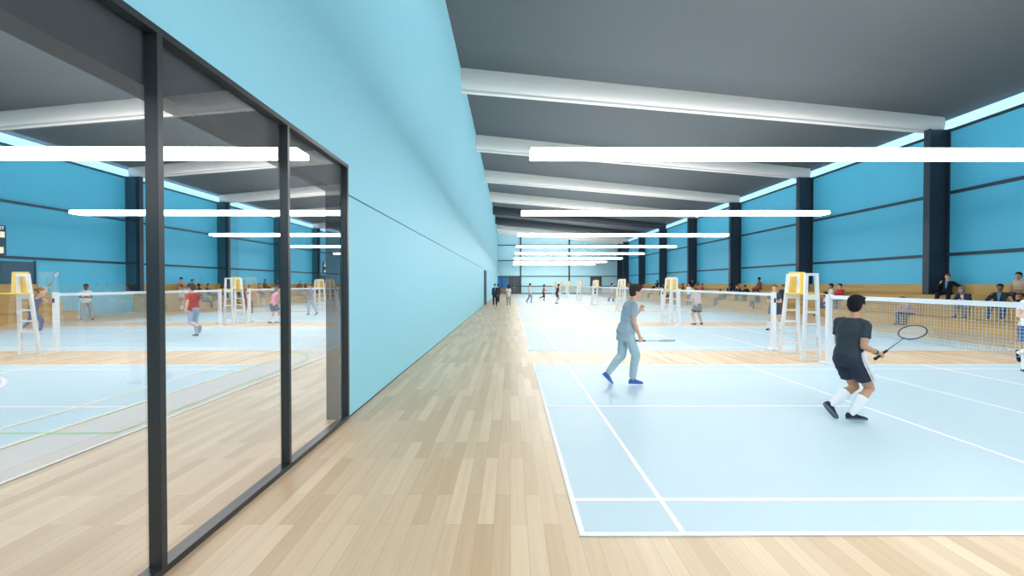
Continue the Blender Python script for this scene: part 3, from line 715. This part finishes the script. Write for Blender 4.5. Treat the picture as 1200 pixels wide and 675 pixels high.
def racket(scale=1.0):
    parts = []
    bm = bmesh.new(); cone(bm, (0,0,0), (.17,0,0), .015, .013, 8); cone(bm, (-.006,0,0), (0,0,0), .018, .017, 8); parts.append(('grip', mesh_of(bm, 'grip'), M_black))
    bm = bmesh.new(); cone(bm, (.17,0,0), (.43,0,0), .0045, .004, 8); parts.append(('shaft', mesh_of(bm, 'shaft', True), None))
    bm = bmesh.new(); n = 40; cx, a, b = .555, .130, .105; rings = []
    V8 = []
    for i in range(n):
        t = 2*PI*i/n; c = V((cx + a*math.cos(t), b*math.sin(t), 0)); o = V((math.cos(t)*b, math.sin(t)*a, 0)).normalized()
        V8.append([bm.verts.new(c + o*.0065*math.cos(k*PI/3) + V((0,0,1))*.0065*math.sin(k*PI/3)) for k in range(6)])
    for i in range(n):
        for k in range(6): bm.faces.new((V8[i][k], V8[(i+1)%n][k], V8[(i+1)%n][(k+1)%6], V8[i][(k+1)%6]))
    parts.append(('head_frame', mesh_of(bm, 'head_frame', True), None))
    bm = bmesh.new(); g = .0007
    for i in range(-8, 9):
        y = i*.012; q = 1-(y/b)**2
        if q > 0: e = a*math.sqrt(q); box(bm, cx-e, cx+e, y-g, y+g, -g, g)
    for i in range(-10, 11):
        x = i*.0125; q = 1-(x/a)**2
        if q > 0: e = b*math.sqrt(q); box(bm, cx+x-g, cx+x+g, -e, e, -g, g)
    parts.append(('strings', mesh_of(bm, 'strings'), MATS.get('racket_string') or mat('racket_string', (225, 225, 228), .5)))
    return parts
RK = racket()
def place_racket(grip, direction, normal, label, col=(40, 44, 52), scale=1.0, group='badminton rackets'):
    """grip: world point held in the fist, direction: towards the head, normal: of the string bed"""
    x = V(direction).normalized(); z = V(normal); z = (z - x*z.dot(x)).normalized(); y = z.cross(x)
    r = empty('badminton_racket'); M = Matrix((x, y, z)).transposed().to_4x4(); M = M @ Matrix.Diagonal((scale, scale, scale, 1))
    M.translation = V(grip) - x*.075*scale; r.matrix_world = M
    tag(r, label, 'racket', group)
    for nm, me, m in RK: put(nm, me, m or mat('racket_%d_%d_%d' % col, col, .35), r)
    return r
def fist(J, a, loc, heading, scale=1.0):
    """where a handle passes through a closed hand, and its axis, in the world"""
    d, n = J[a+'hd'], J[a+'hn']; n = (n - d*n.dot(d)).normalized(); t = d.cross(n).normalized()
    c = J[a+'wr'] + d*.085*J['s'] + n*.028*J['s']; R = Matrix.Rotation(heading, 3, 'Z')
    return V(loc) + R @ c*scale, R @ t

def walker(key, pose, x, y, heading, label, cols, rk=None, group=None, **k):
    parts, J = build_person(key, pose, **k); loc = (x, y, 0.0 if group != 'court' else .009)
    loc = (x, y, k.get('z', .009)); r = spawn(parts, loc, heading, label, cols)
    return r, J, loc
# --- the two nearest players
def at_px(px, d, py=None): return (px-598.2)/F_PX*d
H1 = -PI/2 + .10; x1, y1 = at_px(734, 7.2), 7.20
r1, J1, L1 = walker('hero1', HERO1, x1, y1, H1, 'man in pale blue-grey tee and light trousers walking right on the nearest court', dict(hair=(60, 52, 54), top=(168, 184, 196), bottom=(182, 202, 210), shoe=(84, 120, 190), sole=(90, 130, 210), lace=(60, 100, 190)), H=1.80, top='long_hem', bottom='trousers', hero=True)
g, t = fist(J1, 'r', L1, H1); place_racket(g, (1, .06, -.01), (0, .25, 1), 'slim grey racket held low by the man in pale blue-grey', (120, 130, 142), 1.02)
H2 = math.radians(-74); x2, y2 = at_px(999, 5.32), 5.35
r2, J2, L2 = walker('hero2', HERO2, x2, y2, H2, 'man in black tee and striped black shorts stepping right on the nearest court', dict(skin='tan', hair=(26, 24, 28), top=(58, 66, 74), bottom=(52, 58, 72), shoe=(44, 50, 62), sole=(96, 112, 126)), H=1.76, bottom='shorts', hero=True)
g, t = fist(J2, 'r', L2, H2); place_racket(g, (.86, .14, .50), (-.40, -.30, .9), 'dark racket held out by the man in black', (34, 38, 46), 1.22)
# stripes down the side of his shorts
def stripes(J, root):
    hp, kn = J['rhip'], J['rkn']; ax = (kn-hp).normalized()
    out = V((1, .0, .1)); out = (out - ax*out.dot(ax)).normalized(); fr = ax.cross(out).normalized()
    for k in (-1, 0, 1):
        bm = bmesh.new(); pts = []
        for i in range(9):
            t = -.28 + .98*i/8; c = hp.lerp(kn, t) if t > 0 else hp + V((0,0,-t*.415)) ; rr = .1075 if t > .1 else .085 + .022*(t+.28)/.38
            ang = k*.26; n = (out*math.cos(ang) + fr*math.sin(ang))
            base = J['rhip'] if t < 0 else None
            pts.append((c + n*rr, n))
        rings = [[p + fr*.0065 + n*.009, p - fr*.0065 + n*.009, p - fr*.0065 - n*.012, p + fr*.0065 - n*.012] for p, n in pts]
        loft(bm, rings); put('stripe', mesh_of(bm, 'stripe'), M_white, root)
shorts = [c for c in r2.children if c.name.startswith('shorts')][0]
stripes(J2, shorts)
bm = bmesh.new(); d = (J2['rwr']-J2['rel']).normalized(); u, v = frame_of(d); c = J2['rwr'] - d*.03
loft(bm, [ering(c - d*.014, u*.034, v*.034), ering(c + d*.014, u*.033, v*.033)])
o = put('wristwatch', mesh_of(bm, 'wristwatch'), M_black, loc=L2, rot=(0, 0, H2)); tag(o, 'black watch on the right wrist of the man in black', 'watch')
bm = bmesh.new(); c, t = fist(J2, 'l', (0,0,0), 0); capsule(bm, c - t*.04, c + t*.04, .018, .018)
o = put('shuttle_tube', mesh_of(bm, 'shuttle_tube'), M_black, loc=L2, rot=(0, 0, H2)); tag(o, 'small dark object held in the left hand of the man in black', 'small object')

# --- other players and walkers (px column, feet row in the photograph -> place on the floor)
def floor_at(px, py):
    d = CAM_H*F_PX/(py-332.0); return (px-598.2)/F_PX*d, d
def player(key, pose, px, py, hdg, label, cols, rk=None, **k):
    x, y = floor_at(px, py); k.setdefault('voxel', .012 if y < 21 else .02); r, J, L = walker(key, pose, x, y, hdg, label, cols, **k)
    if rk:
        a, dr, nn, lab, col = rk
        g, t = fist(J, a, L, hdg); place_racket(g, dr, nn, lab, col)
    return r
E = PI/2
player('pA', CROSSARM, 908.5, 388, 2.4, 'boy in grey tee and blue shorts standing behind the net post', dict(hair=(120, 84, 60), top=(70, 84, 100), bottom=(58, 80, 112), skin='fair'), H=1.76, bottom='shorts')
player('pB', READY, 818.5, 381, .25, 'player in pink tee and dark shorts seen from behind at the third net', dict(hair=(110, 80, 60), top=(222, 196, 206), bottom=(66, 84, 108), sock=(230, 196, 190)), H=1.78, hair='tail', fem=True)
player('pC', WALK, 621, 355.5, -E, 'distant player in white top and pale blue trousers walking right', dict(hair=(40, 36, 40), top=(226, 206, 208), bottom=(120, 160, 190), shoe=(70, 110, 170)), bottom='trousers', H=1.78)
player('pD', RUN, 637, 352.7, -E, 'distant player in red tee and dark leggings striding', dict(top=(206, 92, 92), bottom=(80, 40, 44), skin='brown'), bottom='tight', H=1.7)
player('pE', READY, 652.5, 356, -E, 'distant player in dark top with bare legs near the end wall', dict(top=(48, 54, 66), bottom=(60, 70, 84), skin='tan'), H=1.85)
player('pF', STAND, 580, 358.4, PI, 'person in dark coat and trousers standing at the foot of the long blue wall', dict(top=(48, 54, 70), bottom=(20, 30, 46), shoe=(20, 24, 34)), top='jacket', bottom='trousers', H=1.75)
player('pG', WALK, 583.6, 355.2, .3, 'dark-clothed person half hidden behind another at the long blue wall', dict(top=(70, 60, 66), bottom=(52, 50, 56)), top='jacket', bottom='trousers', H=1.72)
player('pH', STAND, 596, 358.2, .0, 'woman in cream coat walking away down the aisle', dict(hair=(36, 36, 42), top=(226, 218, 206), bottom=(150, 160, 150), skin='tan'), top='long_hem', bottom='trousers', H=1.68, hair='long', fem=True)
player('pI', WALK, 717, 354.2, -E, 'distant player in pale top and blue trousers beside the fourth umpire chair', dict(top=(196, 196, 208), bottom=(86, 112, 150)), bottom='trousers', H=1.8)
player('pJ', STAND, 808, 357.6, 2.2, 'person in white tee and blue trousers standing before the bleachers', dict(top=(232, 226, 228), bottom=(72, 96, 128), skin='tan'), bottom='trousers', H=1.82)
player('pK', STAND, 918.5, 367, 2.6, 'person in dark top and brown trousers standing behind the nearest umpire chair', dict(top=(60, 62, 70), bottom=(120, 84, 54), skin='tan', hair=(30, 26, 28)), bottom='trousers', H=1.72)
player('pL', RUN, 1212, 438, 2.9, 'player in white tee and blue shorts at the right edge behind the net', dict(top=(236, 236, 242), bottom=(56, 92, 146), shoe=(30, 40, 56)), H=1.80)
# the hall beyond the glass
player('qA', LUNGE, 41, 391, -.9, 'player in purple-grey tank top lunging beside the umpire chair beyond the glass', dict(hair=(130, 96, 72), top=(104, 108, 138), bottom=(92, 112, 156), shoe=(220, 222, 228), skin='fair'), ('r', (.5, .2, 1), (0, -1, .3), 'racket raised by the lunging player beyond the glass', (40, 60, 84)), top='tank', bottom='tight', hair='bun', fem=True, H=1.75)
player('qB', CROSSARM, 103, 375.5, -2.6, 'man in white tee and grey trousers before the blue wall beyond the glass', dict(top=(232, 230, 234), bottom=(132, 136, 150), skin='dark', shoe=(60, 66, 78)), bottom='trousers', H=1.78)
player('qC', RUN, 228, 394.5, E-.25, 'player in red tee and pale trousers running on the court beyond the glass', dict(hair=(74, 66, 66), top=(196, 60, 70), bottom=(170, 182, 204), shoe=(106, 124, 150), sole=(120, 140, 160)), ('r', (-.5, -.1, .8), (.2, -1, .1), 'round-headed racket held by the player in red tee', (70, 76, 90)), bottom='tight', H=1.80)
player('qD', WALK, 292.5, 368, .2, 'player in orange tee and brown leggings behind the umpire chair beyond the glass', dict(hair=(96, 66, 52), top=(238, 136, 112), bottom=(132, 66, 54), shoe=(40, 36, 44), skin='tan'), bottom='tight', H=1.72, fem=True)
player('qE', READY, 321, 379, -.5, 'player in pink top and grey shorts beside the second mullion', dict(hair=(120, 86, 66), top=(226, 160, 180), bottom=(96, 112, 140), skin='fair'), H=1.74, fem=True)
player('qF', WALK, 365, 370, 2.8, 'player in pale grey tee and trousers right of the second mullion', dict(hair=(110, 84, 70), top=(150, 160, 184), bottom=(170, 180, 200)), bottom='trousers', H=1.74)
player('qG', STAND, 213.5, 364, 2.4, 'person in white tee and grey shorts behind the player in red tee', dict(hair=(40, 36, 40), top=(228, 224, 226), bottom=(120, 124, 136), skin='tan'), H=1.72)

# --- spectators: seated prototypes, then copies
SV = .015
SEATED = {
 'lean': build_person('s1', SIT_LEAN, top='sweater', bottom='trousers', voxel=SV),
 'back': build_person('s2', SIT_BACK, top='jacket', bottom='trousers', voxel=SV),
 'upright': build_person('s3', SIT(), top='tee', bottom='trousers', voxel=SV),
 'cross': build_person('s4', SIT_CROSS, top='sweater', bottom='trousers', voxel=SV),
 'woman': build_person('s5', SIT_CROSS, top='tank', bottom='shorts', hair='bun', fem=True, socks=False, voxel=SV),
 'cap': build_person('s6', SIT_LEAN, top='jacket', bottom='trousers', hair='cap', voxel=SV),
 'hat': build_person('s7', SIT(head=(.3, 0)), top='tee', bottom='trousers', hair='hat', voxel=SV),
 'hood': build_person('s8', SIT_LEAN, top='jacket', bottom='trousers', hair='hood', voxel=SV),
}
HIPX = {1: 17.38, 2: 18.02, 3: 18.66}; FOOTZ = {1: 0.0, 2: .45, 3: .90}
SEATZ = {1: .45, 2: .90, 3: 1.33}
NAMED = dict(red=(212, 62, 62), pink=(226, 150, 160), white=(228, 226, 230), black=(34, 36, 44), navy=(44, 58, 86), grey=(128, 132, 142), brown=(136, 82, 56), blue=(72, 112, 170), beige=(202, 182, 156), green=(84, 122, 98), striped=(206, 168, 172), denim=(70, 92, 128), charcoal=(56, 60, 68), orange=(222, 128, 84))
ROWN = {1: 'lowest', 2: 'middle', 3: 'top'}
used = {}
def spectator(side, kind, row, d, top, bottom, skin='tan', hair='black', label=None, turn=0.0, inner=(92, 150, 200)):
    if row == 3:
        for c in COLY:
            if c-.5 < d < c+.75: d = c-.5
    parts, J = SEATED[kind]; x = HIPX[row]; hd = E if side == 0 else -E
    if side: x = mx_(x)
    zpel = J['P'].z; z = SEATZ[row] + .088 - (zpel - .0)   # hips rest on the seat
    cols = dict(top=NAMED[top], bottom=NAMED[bottom], skin=skin, hair=NAMED[hair], inner=inner)
    hall = 'bleacher' if side == 0 else 'bleacher beyond the glass'
    grp = 'spectators on the %s' % hall
    if label is None:
        bay = int((d-17.65)//8); 
        bayn = {-1: 'before the nearest column', 0: 'past the nearest column', 1: 'past the second column', 2: 'past the third column', 3: 'past the fourth column', 4: 'past the fifth column', 5: 'past the sixth column'}.get(bay, 'at the far end')
        label = 'seated person, %s top, %s bottoms, %s row, %s%s' % (top, bottom, ROWN[row], bayn, '' if side == 0 else ', beyond the glass')
        if label in used:
            label = label.replace('seated person', ['small seated person', 'hunched seated person', 'far seated person'][used[label] % 3]); 
        used[label] = used.get(label, 0) + 1
    return spawn(parts, (x, d, z), hd + turn, label, cols, grp)
def dxof(px, row): return HIPX[row]*F_PX/(px-598.2)
def dxofB(px, row): return -mx_(HIPX[row])*F_PX/(598.2-px)
sp = spectator
sp(0, 'back', 3, dxof(1100, 3)-.35, 'black', 'black', 'fair', 'brown', 'man in black suit seated on the top row in front of the big column', .45)
sp(0, 'hood', 2, dxof(1134, 2)-.1, 'navy', 'grey', 'tan', 'grey', 'hunched person with grey hood and dark jacket on the middle row', .2, (220, 200, 205))
sp(0, 'back', 2, dxof(1174, 2), 'charcoal', 'denim', 'brown', 'black', 'man in dark jacket over blue shirt seated on the middle row, hand at chin', .5)
sp(0, 'woman', 3, dxof(1197, 3), 'beige', 'charcoal', 'tan', 'black', 'woman with dark bun in a light top on the top row at right edge', .3)
sp(0, 'lean', 1, dxof(1069, 1), 'striped', 'denim', 'fair', 'brown', 'person in pink striped sweater and jeans on the lowest row', .0)
sp(0, 'cross', 2, dxof(986, 2), 'red', 'blue', 'fair', 'charcoal', 'person in red sweater and blue jeans behind the black-shirted player', .1)
sp(0, 'upright', 2, dxof(976, 2), 'white', 'grey', 'tan', 'black', 'dark-haired person in white between two others on the middle row', -.3)
sp(0, 'upright', 1, dxof(969.5, 1), 'white', 'blue', 'brown', 'black', 'person in white tee and blue trousers at the net post top', -.5)
sp(0, 'lean', 2, dxof(870, 2), 'charcoal', 'denim', 'fair', 'brown')
sp(0, 'lean', 2, dxof(879, 2), 'black', 'charcoal', 'tan', 'black')
sp(0, 'hat', 3, dxof(891, 3), 'brown', 'brown', 'brown', 'black', 'person in black hat and brown clothes on the top row')
sp(0, 'cross', 1, dxof(889, 1), 'navy', 'denim', 'tan', 'black')
sp(0, 'upright', 1, dxof(845, 1), 'grey', 'denim', 'brown', 'brown')
sp(0, 'back', 2, dxof(856, 2), 'black', 'charcoal', 'dark', 'black')
sp(0, 'upright', 2, dxof(823.5, 2), 'red', 'pink', 'tan', 'brown')
sp(0, 'upright', 2, dxof(819, 2), 'pink', 'beige', 'tan', 'black')
sp(0, 'cross', 3, dxof(807, 3), 'black', 'brown', 'tan', 'black')
sp(0, 'cross', 2, dxof(800.5, 2), 'brown', 'brown', 'tan', 'black')
sp(0, 'back', 3, dxof(770, 3), 'black', 'black', 'dark', 'black')
sp(0, 'upright', 1, dxof(764, 1), 'grey', 'charcoal', 'tan', 'brown')
sp(0, 'lean', 1, dxof(755, 1), 'pink', 'grey', 'tan', 'brown')
sp(0, 'upright', 2, dxof(754, 2), 'red', 'charcoal', 'tan', 'black')
for px, row, tp, bt, kd in ((748, 2, 'beige', 'grey', 'cross'), (744, 1, 'white', 'brown', 'upright'), (741, 3, 'charcoal', 'navy', 'lean'), (738, 2, 'brown', 'grey', 'upright'), (735.5, 1, 'grey', 'charcoal', 'lean'), (733, 2, 'red', 'navy', 'cross'), (778, 2, 'charcoal', 'black', 'upright'), (787, 1, 'black', 'brown', 'cross'), (792, 3, 'navy', 'charcoal', 'lean'), (786, 3, 'brown', 'black', 'upright')):
    sp(0, kd, row, dxof(px, row), tp, bt, random.choice(['tan', 'brown', 'fair']), random.choice(['black', 'brown', 'charcoal']))
# beyond the glass
sp(1, 'hat', 3, dxofB(213, 3), 'orange', 'beige', 'tan', 'black', 'person in orange top and dark hat on the top row beyond the glass')
sp(1, 'lean', 3, dxofB(221, 3), 'charcoal', 'brown', 'tan', 'black')
sp(1, 'upright', 2, dxofB(233.5, 2), 'black', 'charcoal', 'dark', 'black')
sp(1, 'back', 2, dxofB(246, 2), 'navy', 'denim', 'tan', 'black')
sp(1, 'cross', 1, dxofB(241, 1), 'grey', 'denim', 'tan', 'brown')
sp(1, 'upright', 2, dxofB(263.5, 2), 'brown', 'black', 'tan', 'black')
for px, row, tp, bt, kd in ((271, 1, 'beige', 'brown', 'cross'), (279, 2, 'navy', 'grey', 'lean'), (304, 2, 'red', 'navy', 'upright'), (311, 3, 'charcoal', 'brown', 'cross'), (318, 2, 'white', 'denim', 'lean'), (327, 3, 'navy', 'black', 'upright'), (349, 3, 'brown', 'charcoal', 'lean'), (353, 1, 'grey', 'denim', 'back'), (358, 2, 'black', 'denim', 'upright'), (367, 2, 'red', 'charcoal', 'cross'), (372, 3, 'black', 'grey', 'lean'), (379, 2, 'brown', 'navy', 'upright'), (386, 1, 'beige', 'grey', 'cross'), (392, 2, 'charcoal', 'black', 'lean'), (288, 1, 'blue', 'grey', 'upright')):
    sp(1, kd, row, dxofB(px, row), tp, bt, random.choice(['tan', 'brown', 'fair']), random.choice(['black', 'brown', 'charcoal']))

bpy.data.scenes.remove(TS)
